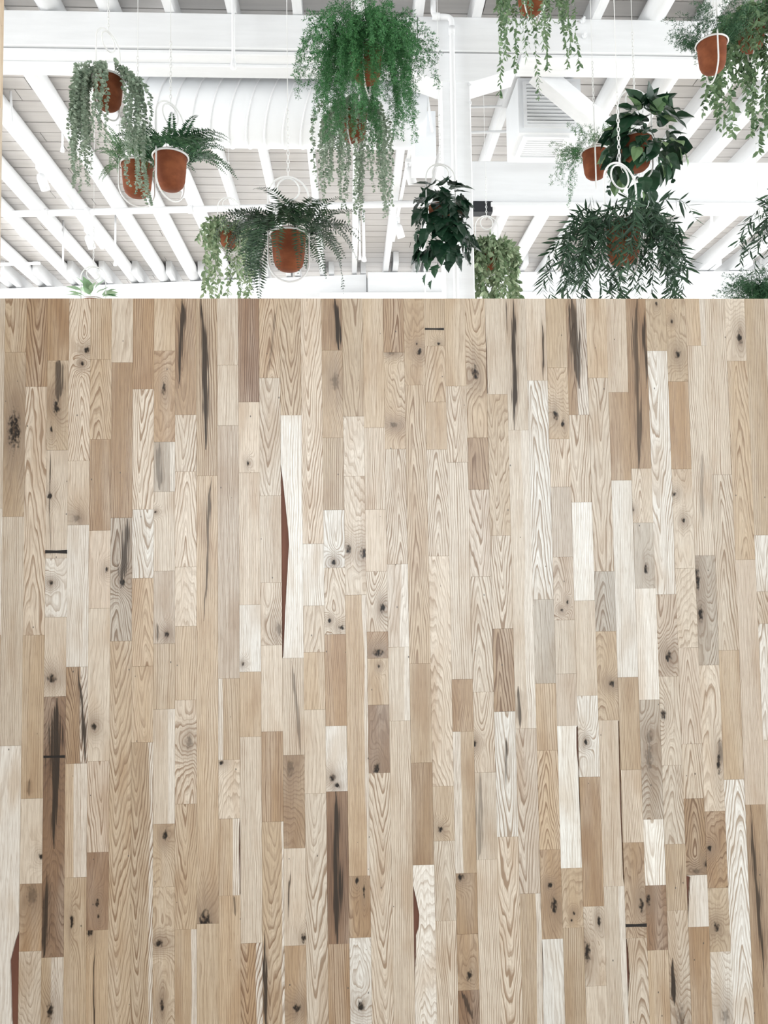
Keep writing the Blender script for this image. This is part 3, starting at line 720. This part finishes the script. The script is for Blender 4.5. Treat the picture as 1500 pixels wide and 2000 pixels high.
e0 = at(24, 240, 7.4)
pipe('bent_conduit', bend([e0, at(20, 172, 7.4), at(30, 150, 7.4), at(62, 148, 7.4)], 0.10), 0.012, 'thin white bent conduit at the top left under the near beam', 'pipe')
p0 = atz(-60, 518, 5.90); p1 = atz(78, 514, 5.90)
pipe('branch_pipe', [p0, p1], 0.022, 'short thin white pipe crossing the lowest rafters at far left', 'pipe')
pipe('cross_pipe', [at(905, 209, 7.25), at(990, 208, 7.25)], 0.012, 'upper short thin pipe between column and vent box')
pipe('cross_pipe', [at(905, 259, 7.35), at(990, 257, 7.35)], 0.014, 'lower short thin pipe between column and vent box')
RODS = [
 (456, 122, 5.82, 0.014, 'thin white drop rod in front of the near beam left of centre'),
 (711, 503, 9.6, 0.018, 'long white drop rod below the feathery centre plant'),
 (703, 500, 9.9, 0.012, 'thinner white rod just left of the long centre drop rod'),
 (122, 288, 7.9, 0.012, 'thin white drop rod left of the sage trailing plant'),
 (123, 522, 10.3, 0.013, 'thin white drop rod under the left end of the long pipe'),
 (225, 512, 10.0, 0.013, 'thin white drop rod below the two paired terracotta pots'),
 (358, 378, 8.8, 0.013, 'thin white drop rod right of the paired terracotta pots'),
 (1390, 437, 8.8, 0.016, 'white drop rod under the girder at far right'),
 (1342, 600, 11.3, 0.016, 'long white drop rod before the far beam right of the bladed plant'),
 (1088, 545, 11.2, 0.013, 'thin white drop rod left of the bladed plant'),
 (831, 600, 11.0, 0.010, 'very thin white rod below the dark ivy'),
 (1473, 440, 8.7, 0.013, 'thin white drop rod at the right edge under the girder'),
]
for px, py, Y, r, lab in RODS:
    b = at(px, py, Y)
    root = link('drop_rod', None, loc=b); tag(root, lab, 'rod', 'white drop rods under the roof')
    m = Mesh(); m.tube([(0, 0, ZD-b.z), (0, 0, 0)], r, 8); m.build('rod', MAT['white'], root, True)
    m = Mesh(); m.lathe([(0.001, -0.05), (r*1.9, -0.045), (r*1.5, -0.01), (r, 0.02)], 8); m.build('nozzle', MAT['white'], root, True)

def track(label, a, b, heads):
    a = Vector(a); b = Vector(b)
    root = link('track_light', None, loc=a); tag(root, label, 'light', 'white track lights on the rafters')
    m = Mesh(); m.timber((0, 0, 0), b-a, 0.035, 0.03); m.build('rail', MAT['white'], root)
    for t in heads:
        p = (b-a)*t
        m = Mesh(); m.box(-0.03, -0.05, -0.05, 0.03, 0.05, -0.01)
        h = m.build('adapter', MAT['white'], root, loc=p)
        m = Mesh(); m.tube([(0, 0, -0.05), (0, 0, -0.10)], 0.012, 8); m.build('stem', MAT['white'], h, True)
        m = Mesh(); d = Vector((0.25, 0.2, -0.8)).normalized()
        m.tube([Vector((0, 0, -0.09)), Vector((0, 0, -0.09))+d*0.04, Vector((0, 0, -0.09))+d*0.17], lambda u: 0.036 if u < .3 else 0.05, 14)
        m.build('spot_head', MAT['white'], root, True, p)
a, b = atz(0, 222, 5.95), atz(200, 485, 5.95)
ln = (b-a)
track('white track light along a left rafter behind the sage plant', a, b, [((atz(78, 325, 5.95)-a).length/ln.length), ((atz(163, 447, 5.95)-a).length/ln.length)])
a, b = atz(802, 285, 5.95), atz(768, 470, 5.95); ln = b-a
track('white track light along the centre rafter left of the column', a, b, [((atz(797, 312, 5.95)-a).length/ln.length), ((atz(776, 425, 5.95)-a).length/ln.length)])

# ------------------------------------------------------------------ hanging planters
POT_R, POT_H = 0.083, 0.19
HOOP_W, HOOP_LO, HOOP_HI = 0.100, -0.055, 0.475
def mk_pot():
    m = Mesh()
    prof = [(0.001, 0.0), (0.030, 0.001), (0.050, 0.008), (0.066, 0.024), (0.075, 0.05), (0.080, 0.10), (0.083, 0.15), (0.085, POT_H), (0.079, POT_H), (0.077, POT_H-0.02), (0.002, POT_H-0.022)]
    m.lathe(prof, 28)
    d = m.data('pot', MAT['terracotta'], True); autosmooth(d, 0.6); return d
def mk_soil():
    m = Mesh(); m.lathe([(0.078, POT_H-0.021), (0.04, POT_H-0.012), (0.001, POT_H-0.008)], 16)
    return m.data('soil', MAT['soil'], True)
def mk_ring(r, tube, n=32, vertical=False):
    m = Mesh()
    if vertical: pts = [(r*math.cos(2*math.pi*k/n), 0, r*math.sin(2*math.pi*k/n)) for k in range(n)]
    else: pts = [(r*math.cos(2*math.pi*k/n), r*math.sin(2*math.pi*k/n), 0) for k in range(n)]
    m.tube(pts, tube, 6, True); return m.data('ring', MAT['hoop'], True)
def mk_hoop():
    m = Mesh(); w = HOOP_W; pts = []
    zc1 = HOOP_HI-w; zc0 = HOOP_LO+w
    for k in range(17): pts.append((w*math.cos(math.pi*k/16), 0, zc1+w*math.sin(math.pi*k/16)))
    for k in range(1, 6): pts.append((-w, 0, zc1+(zc0-zc1)*k/6))
    for k in range(17): pts.append((-w*math.cos(math.pi*k/16), 0, zc0-w*math.sin(math.pi*k/16)))
    for k in range(1, 6): pts.append((w, 0, zc0+(zc1-zc0)*k/6))
    m.tube(pts, 0.0047, 6, True); return m.data('hoop', MAT['hoop'], True)
D_POT, D_SOIL, D_RIM, D_TOP, D_HOOP = mk_pot(), mk_soil(), mk_ring(0.0915, 0.0055), mk_ring(0.055, 0.0042, 28, True), mk_hoop()
def mk_chain(z0, z1, zc):
    m = Mesh(); z = z0; i = 0
    while z < zc:
        pts = []
        for k in range(8):
            a = 2*math.pi*k/8; u = 0.006*math.cos(a); v = 0.013*math.sin(a)
            pts.append((u, 0, z+0.011+v) if i % 2 else (0, u, z+0.011+v))
        m.tube(pts, 0.0021, 4, True); z += 0.021; i += 1
    m.tube([(0, 0, z-0.004), (0, 0, z1)], 0.0019, 5)
    return m.data('chain', MAT['hoop'], True)

# --- foliage pieces: every one starts in the middle of the pot's mouth and reaches out along +x
def leaf(m, p, d, nrm, l, w, fold=0.15, pts=4):
    p = Vector(p); d = Vector(d).normalized(); s = d.cross(nrm)
    if s.length < 1e-4: s = d.cross(Vector((1, 0, 0)))
    s.normalize(); nn = s.cross(d)
    b = len(m.v)
    if pts == 4:
        m.v += [tuple(p), tuple(p+d*l*.45+s*w/2-nn*w*fold), tuple(p+d*l), tuple(p+d*l*.45-s*w/2-nn*w*fold)]
        m.f += [(b, b+1, b+2), (b, b+2, b+3)]
    else:
        m.v += [tuple(p), tuple(p+d*l*.22+s*w*.42-nn*w*fold), tuple(p+d*l*.6+s*w*.46-nn*w*fold), tuple(p+d*l), tuple(p+d*l*.6-s*w*.46-nn*w*fold), tuple(p+d*l*.22-s*w*.42-nn*w*fold)]
        m.f += [(b, b+1, b+2, b+3), (b, b+3, b+4, b+5)]
def strand(R, L, upv, out, grav, ds=0.012, wob=0.25):
    p = Vector((R.uniform(0.0, 0.05), R.uniform(-0.02, 0.02), 0)); d = Vector((out, R.uniform(-.25, .25), upv)).normalized()
    pts = [p.copy()]; t = 0.0
    while t < L:
        d = d+Vector((R.uniform(-wob, wob)*.35, R.uniform(-wob, wob)*.35, -grav)); d.normalize()
        q = p+d*ds
        r = math.hypot(q.x, q.y)
        if q.z < 0.012 and r < 0.099 and q.z > -POT_H-0.02:
            k = 0.1/max(r, 1e-3); q.x *= k; q.y *= k
            if p.z > 0.012: q.z = max(q.z, 0.006)
        p = q; pts.append(p.copy()); t += ds
    return pts
def rv(R): return Vector((R.uniform(-1, 1), R.uniform(-1, 1), R.uniform(-1, 1)))
def stemline(m, pts, r): m.tube(pts[::2] if len(pts) > 5 else pts, lambda u: r*(1-.7*u), 3, False, False)

def f_eucalyptus(R, L):
    m = Mesh(); pts = strand(R, L, R.uniform(.5, 1.3), R.uniform(.6, 1.0), R.uniform(.18, .34), .012, .35); stemline(m, pts, .0014)
    for i in range(2, len(pts)):
        t = (pts[i]-pts[i-1]).normalized()
        for sg in (-1, 1):
            d = (t.cross(rv(R)).normalized()*1.0+t*.25); s = R.uniform(.016, .026)*(1-.3*i/len(pts))
            leaf(m, pts[i], d, rv(R)+t, s, s*.95, .1, 6)
    return m
def f_vine(R, L, ll=.034, lw=.017, sp=2):
    m = Mesh(); pts = strand(R, L, R.uniform(.3, 1.3), R.uniform(.5, 1.0), R.uniform(.16, .32), .012, .4); stemline(m, pts, .0013)
    for i in range(2, len(pts), 1):
        if R.random() > 2.0/sp: continue
        t = (pts[i]-pts[i-1]).normalized()
        d = t.cross(rv(R)).normalized()*.8+t*R.uniform(.2, .8)+Vector((0, 0, -.25))
        s = R.uniform(.7, 1.15)
        leaf(m, pts[i], d, rv(R)*.7+Vector((0, -1, .4)), ll*s, lw*s, .15, 6)
    return m
def f_fern(R, L, ll=.03, lw=.011, gap=.0105, grav=.055, upv=1.2):
    m = Mesh(); pts = strand(R, L, upv*R.uniform(.7, 1.2), R.uniform(.6, 1.0), grav*R.uniform(.8, 1.9), gap, .12); stemline(m, pts, .0014)
    n = len(pts)
    for i in range(2, n):
        u = i/(n-1); t = (pts[i]-pts[i-1]).normalized()
        s = t.cross(Vector((0, 0, 1)))
        if s.length < .05: s = Vector((0, 1, 0))
        s.normalize(); nn = s.cross(t)
        k = (min(1, u*3.5+.25))*(1-u**2.2)+.12
        for sg in (-1, 1):
            leaf(m, pts[i], s*sg+t*.38+nn*R.uniform(-.25, .25), nn, ll*k*R.uniform(.85, 1.1), lw*(.45+.55*k), .12, 4)
    return m
def f_asparagus(R, L, upv=1.2, grav=.10, dens=1.0):
    m = Mesh(); pts = strand(R, L, upv*R.uniform(.6, 1.3), R.uniform(.5, 1.0), grav*R.uniform(.8, 1.9), .013, .3); stemline(m, pts, .0013)
    n = len(pts)
    for i in range(2, n):
        t = (pts[i]-pts[i-1]).normalized(); u = i/n
        for b in range(2 if dens >= 1 else 1):
            d = (t.cross(rv(R)).normalized()+t*.7).normalized(); bl = R.uniform(.03, .055)*(1-.55*u)
            q = pts[i]; k = max(3, int(bl/.0045))
            for j in range(k):
                q = q+d*(bl/k); d = (d+Vector((0, 0, -.06))).normalized()
                for sg in (-1, 1):
                    dd = d.cross(rv(R)).normalized()+d*.6
                    leaf(m, q, dd, rv(R), R.uniform(.010, .017), .0034, 0, 4)
    return m
def f_bamboo(R, L):
    m = Mesh(); pts = strand(R, L, R.uniform(.1, 1.3), R.uniform(.5, 1.0), R.uniform(.115, .26), .015, .4); stemline(m, pts, .0014)
    for i in range(2, len(pts)):
        t = (pts[i]-pts[i-1]).normalized()
        for b in range(R.choice((1, 2, 2))):
            d = t.cross(rv(R)).normalized()*.9+t*.6+Vector((0, 0, -.2))
            l = R.uniform(.035, .075)
            leaf(m, pts[i], d, rv(R), l, l*.17, .1, 6)
    return m
def big_leaf(R, kind, l):
    "single large leaf lying along +x, facing +z, with a folded midrib and a drooping tip"
    m = Mesh()
    if kind == 'ivy': prof = [(0, .10), (.06, .34), (.16, .30), (.26, .50), (.36, .26), (.55, .27), (.72, .17), (.88, .07)]
    elif kind == 'pothos': prof = [(0, .06), (.08, .24), (.22, .36), (.42, .37), (.62, .29), (.80, .16), (.92, .06)]
    else: prof = [(0, .04), (.12, .18), (.3, .28), (.52, .29), (.72, .21), (.88, .09)]
    cl = R.uniform(.10, .3); fold = R.uniform(.12, .35)
    def P(u, v): return (u*l, v*l, -cl*l*u*u+abs(v)*l*fold+.02*l*math.sin(u*9+v*8))
    n = len(prof)
    m.v = [P(u, 0) for u, w in prof]+[P(u, w) for u, w in prof]+[P(u, -w) for u, w in prof]+[P(1, 0), (-.30*l, 0, -.03*l), (-.30*l, .01*l, -.035*l)]
    for i in range(n-1):
        m.f.append((i, i+1, n+i+1, n+i)); m.f.append((i, 2*n+i, 2*n+i+1, i+1))
    m.f.append((n-1, 3*n, 2*n-1)); m.f.append((n-1, 3*n-1, 3*n)); m.f.append((0, 3*n+2, 3*n+1))
    return m

def planter(px, py, Y, rz, label, s=1.0):
    c = at(px, py, Y); c.z -= POT_H/2*s
    root = link('hanging_planter', None, loc=c)
    root.scale = (s, s, s)
    tag(root, label, 'planter', 'terracotta planters hanging from the roof')
    p = link('pot', D_POT, root)
    link('soil', D_SOIL, p)
    rg = link('rim_ring', D_RIM, root, (0, 0, POT_H-0.012))
    h = link('hoop', D_HOOP, root, (0, 0, 0), rz)
    link('top_ring', D_TOP, h, (0, 0, HOOP_HI-0.0645))
    zc = (ZD-c.z)/s
    link('chain', mk_chain(HOOP_HI+0.004, zc, HOOP_HI+0.34), root)
    return root
SCAT = random.Random(21)
def fill(root, name, fn, mat, lens, count, nvar=6, dirs=None, sc_=(0.85, 1.12)):
    "count separate fronds or vines sharing a few meshes"
    R = SCAT; var = []
    for i in range(nvar):
        L = lens[0]+(lens[1]-lens[0])*(i+.5)/nvar
        var.append(fn(R, L).data(name, LEAF[mat], False))
    for i in range(count):
        if dirs: a0, sp = R.choice(dirs); a = a0+R.gauss(0, sp)
        else: a = 2*math.pi*(i+R.uniform(-.4, .4))/count*1.0
        o = link(name, R.choice(var), root, (0, 0, POT_H-0.015), a % (2*math.pi) or .01)
        k = R.uniform(*sc_); o.scale = (k, k, k)
def leaves(root, kind, mat, spots, size, name='leaf'):
    "separate large leaves: spots are (position, outward direction)"
    R = SCAT; var = [big_leaf(R, kind, 1.0).data(name, LEAF[mat], False) for i in range(4)]
    for p, d, k in spots:
        o = link(name, R.choice(var), root)
        d = Vector(d).normalized(); nrm = Vector((p[0], p[1], .25*abs(p[0])+.08)).normalized()+rv(R)*.35
        s = nrm.cross(d)
        if s.length < .05: s = Vector((1, 0, 0))
        s.normalize(); nrm = d.cross(s)
        mt = Matrix((d, s, nrm)).transposed().to_4x4()
        mt = mt @ Matrix.Scale(size*k, 4)
        mt.translation = Vector(p)
        o.matrix_local = mt
def dome(n, rx, z0, z1, down=.5, front=0.0):
    R = SCAT; out = []
    for i in range(n):
        a = R.uniform(0, 2*pi) if R.random() > front else R.gauss(-pi/2, .8)
        u = R.random()
        z = z0+(z1-z0)*u
        rr = rx*math.sqrt(max(.08, 1-((u-.42)/.66)**2))*R.uniform(.6, 1.0)
        p = (rr*math.cos(a), rr*math.sin(a), z)
        d = Vector((math.cos(a)*.6, math.sin(a)*.6, -down+1.1*(u-.5)))+rv(R)*.45
        out.append((p, d, R.uniform(.75, 1.15)))
    return out
# sage trailing plant, top left
P = planter(211, 183, 3.80, 1.15, 'terracotta pot with long sage-grey trailing vines, top left', s=.86)
fill(P, 'vine', f_eucalyptus, 'eucalyptus', (.30, .84), 40, 8, [(pi*1.05, .35), (pi*1.2, .3)], (.8, 1.1))
fill(P, 'vine', f_eucalyptus, 'eucalyptus', (.40, .86), 24, 8, [(-.75, .2), (-.35, .2)], (.85, 1.1))
fill(P, 'vine', f_eucalyptus, 'eucalyptus', (.08, .18), 12, 4)
# paired pots
P = planter(268, 352, 4.25, 0.55, 'terracotta pot with a fine grey-green fern, left one of the touching pair')
fill(P, 'frond', lambda R, L: f_fern(R, L, .022, .009, .008, .06, 1.7), 'asparagus_light', (.10, .20), 56, 6)
fill(P, 'frond', lambda R, L: f_fern(R, L, .020, .008, .008, .13, .7), 'asparagus_light', (.16, .26), 5, 3, [(-.9, .4), (-2.2, .3)])
P = planter(333, 337, 4.0, 1.0, 'terracotta pot with a dark arching fern, right one of the touching pair')
fill(P, 'frond', lambda R, L: f_fern(R, L, .034, .012, .010, .055, 1.3), 'fern', (.12, .26), 56, 7)
fill(P, 'frond', lambda R, L: f_fern(R, L, .036, .012, .011, .05, .75), 'fern', (.24, .33), 10, 4, [(0, .45)])
# big feathery plant in the middle and the one hanging behind it
P = planter(716, 128, 4.0, 1.35, 'large bright green feathery plant spilling from a terracotta pot, top centre')
fill(P, 'stem', lambda R, L: f_asparagus(R, L, 1.5, .085), 'asparagus', (.22, .46), 64, 8)
fill(P, 'stem', lambda R, L: f_asparagus(R, L, .8, .16), 'asparagus', (.36, .56), 44, 6)
fill(P, 'stem', lambda R, L: f_asparagus(R, L, .8, .22), 'asparagus', (.25, .5), 16, 5, [(-pi/2, .6)])
fill(P, 'stem', lambda R, L: f_asparagus(R, L, 3.0, .05), 'asparagus', (.16, .26), 26, 4)
P = planter(690, 246, 4.55, 1.2, 'terracotta pot of grey-green vines hanging below the feathery centre plant')
fill(P, 'vine', f_eucalyptus, 'eucalyptus', (.38, .72), 44, 7)
fill(P, 'vine', f_eucalyptus, 'eucalyptus', (.12, .25), 22, 3)
# small variegated vine
P = planter(447, 464, 7.0, 0.25, 'small terracotta pot with pale variegated vines, left of the pointed-frond fern')
fill(P, 'vine', lambda R, L: f_vine(R, L, .056, .028, 3.0), 'variegated', (.45, .90), 26, 7)
fill(P, 'vine', lambda R, L: f_vine(R, L, .052, .026, 1.8), 'variegated', (.10, .28), 34, 4)
# pointed-frond fern
P = planter(564, 492, 3.72, 0.12, 'tall terracotta pot with pointed dark fern fronds, above the wall at centre left')
fill(P, 'frond', lambda R, L: f_fern(R, L, .048, .0105, .0135, .10, 1.35), 'palm', (.18, .32), 42, 7)
fill(P, 'frond', lambda R, L: f_fern(R, L, .050, .0105, .0135, .075, 1.2), 'palm', (.32, .44), 12, 4, [(0.0, .5), (pi, .5)])
fill(P, 'frond', lambda R, L: f_fern(R, L, .048, .0105, .0135, .13, 1.0), 'palm', (.28, .46), 18, 6, [(0.0, .5), (pi, .5), (-.9, .3), (-2.2, .3)])
# dark ivy
P = planter(862, 428, 5.0, 0.1, 'dark green lobed ivy hiding its pot in front of the column')
leaves(P, 'ivy', 'ivy', dome(104, .19, -.15, .31, .7, .4), .135)
leaves(P, 'ivy', 'pothos', [((R_x, R_y, z), (R_x*2, R_y*2, -1.2), k) for R_x, R_y, z, k in [(-.10, -.08, -.20, 1), (-.06, -.1, -.26, .9), (-.12, -.05, -.30, .8), (-.02, -.11, -.17, 1), (.10, -.06, -.16, 1), (-.09, -.09, -.36, .6), (.02, -.12, -.24, .8), (.03, -.11, .06, 1.3), (-.15, -.05, -.14, 1), (.14, -.05, -.08, .9)]], .10)
fill(P, 'vine', lambda R, L: f_vine(R, L, .03, .015, 4), 'ivy', (.3, .5), 5, 3)
# pale bushy pothos
P = planter(952, 506, 6.4, 0.1, 'small pot almost covered by pale green bushy foliage right of the column')
fill(P, 'vine', lambda R, L: f_vine(R, L, .060, .032, 2.6), 'variegated', (.35, .70), 42, 7)
fill(P, 'vine', lambda R, L: f_vine(R, L, .058, .032, 2.0), 'variegated', (.14, .34), 44, 5)
# trailing vine at the top
P = planter(1037, -2, 4.5, 0.9, 'leafy vine trailing down from a pot cut off by the top edge')
fill(P, 'vine', lambda R, L: f_vine(R, L, .038, .016, 2.2), 'ruscus', (.20, .80), 40, 9, [(0, .7), (pi, .7), (-pi/2, .8)], (.8, 1.0))
fill(P, 'vine', lambda R, L: f_vine(R, L, .036, .015, 1.6), 'ruscus', (.12, .30), 26, 4)
# right group
P = planter(1163, 322, 4.95, 1.25, 'terracotta pot with sparse feathery sprigs, left in the right-hand cluster')
fill(P, 'stem', lambda R, L: f_asparagus(R, L, 1.3, .06, .5), 'asparagus_light', (.14, .28), 30, 5)
fill(P, 'stem', lambda R, L: f_asparagus(R, L, .9, .11, .5), 'asparagus', (.28, .40), 6, 3, [(pi, .5)])
P = planter(1243, 302, 4.15, 0.15, 'terracotta pot with large glossy dark leaves, centre of the right-hand cluster')
leaves(P, 'pothos', 'pothos', [((p[0]+.05, p[1], p[2]+.03), d, k) for p, d, k in dome(90, .20, .02, .31, .3, .2)], .125)
leaves(P, 'pothos', 'pothos_edge', [((p[0]+.03, p[1], p[2]), d, k) for p, d, k in dome(18, .22, .02, .30, .3)], .10)
leaves(P, 'pothos', 'pothos', [((x, -.09, z), (x*1.5, -.3, -1), k) for x, z, k in [(.0, -.08, 1), (-.05, -.12, 1), (.04, -.14, 1), (.09, -.05, .9), (-.02, -.2, .9), (.05, -.22, .9), (.13, .0, 1), (-.09, -.05, 1), (.02, -.28, .8)]], .11)
leaves(P, 'pothos', 'pothos_edge', [((x, -.1, z), (x*1.5, -.3, -1), k) for x, z, k in [(.10, -.02, .8), (.20, .08, .8), (.23, .05, .8), (-.04, -.24, .8), (.0, -.17, .8)]], .10)
fill(P, 'vine', lambda R, L: f_vine(R, L, .05, .03, 5), 'pothos', (.25, .5), 6, 3)
P = planter(1215, 476, 3.40, 0.45, 'large front pot with long dark bladed foliage on the right')
fill(P, 'stem', f_bamboo, 'bamboo', (.22, .54), 68, 12, None, (.8, 1.15))
fill(P, 'stem', f_bamboo, 'bamboo', (.20, .46), 10, 6, [(-pi/2, .8)], (.7, 1.0))
P = planter(1391, 112, 4.4, 1.45, 'terracotta pot with upright fine foliage in the top right corner')
fill(P, 'stem', lambda R, L: f_asparagus(R, L, 1.6, .05, .5), 'fern', (.14, .27), 56, 6)
P = planter(1467, 72, 4.75, 1.3, 'pot of pale leafy vines trailing at the top right edge')
fill(P, 'vine', lambda R, L: f_vine(R, L, .048, .025, 2.2), 'ruscus', (.35, .90), 40, 8)
fill(P, 'vine', lambda R, L: f_vine(R, L, .048, .025, 1.8), 'ruscus', (.15, .36), 46, 5)
P = planter(1491, 618, 5.6, 0.3, 'dense dark green feathery plant peeking over the wall at far right')
fill(P, 'stem', lambda R, L: f_asparagus(R, L, 2.4, .05), 'fern', (.20, .36), 80, 6)
P = planter(182, 606, 6.5, 0.15, 'broad light green leaves peeking over the wall at far left')
leaves(P, 'oval', 'young', [((R_x, R_y, z), (R_x*5, R_y*2, .12), k) for R_x, R_y, z, k in [(-.06, -.05, .20, 1), (.05, -.06, .22, 1), (.0, -.08, .21, 1.1), (-.03, .03, .24, 1), (.09, -.03, .20, 1), (-.10, -.02, .21, 1), (.03, -.04, .27, .9), (-.02, -.06, .26, 1), (.12, -.06, .19, .8), (.06, .04, .24, 1), (-.08, -.07, .24, .9), (.02, -.1, .235, .9), (.10, -.06, .23, .9)]], .135)
P = planter(1592, 430, 3.7, 0.4, 'dark bladed foliage cut off by the right edge')
fill(P, 'stem', f_bamboo, 'bamboo', (.25, .48), 50, 6, None, (.8, 1.05))
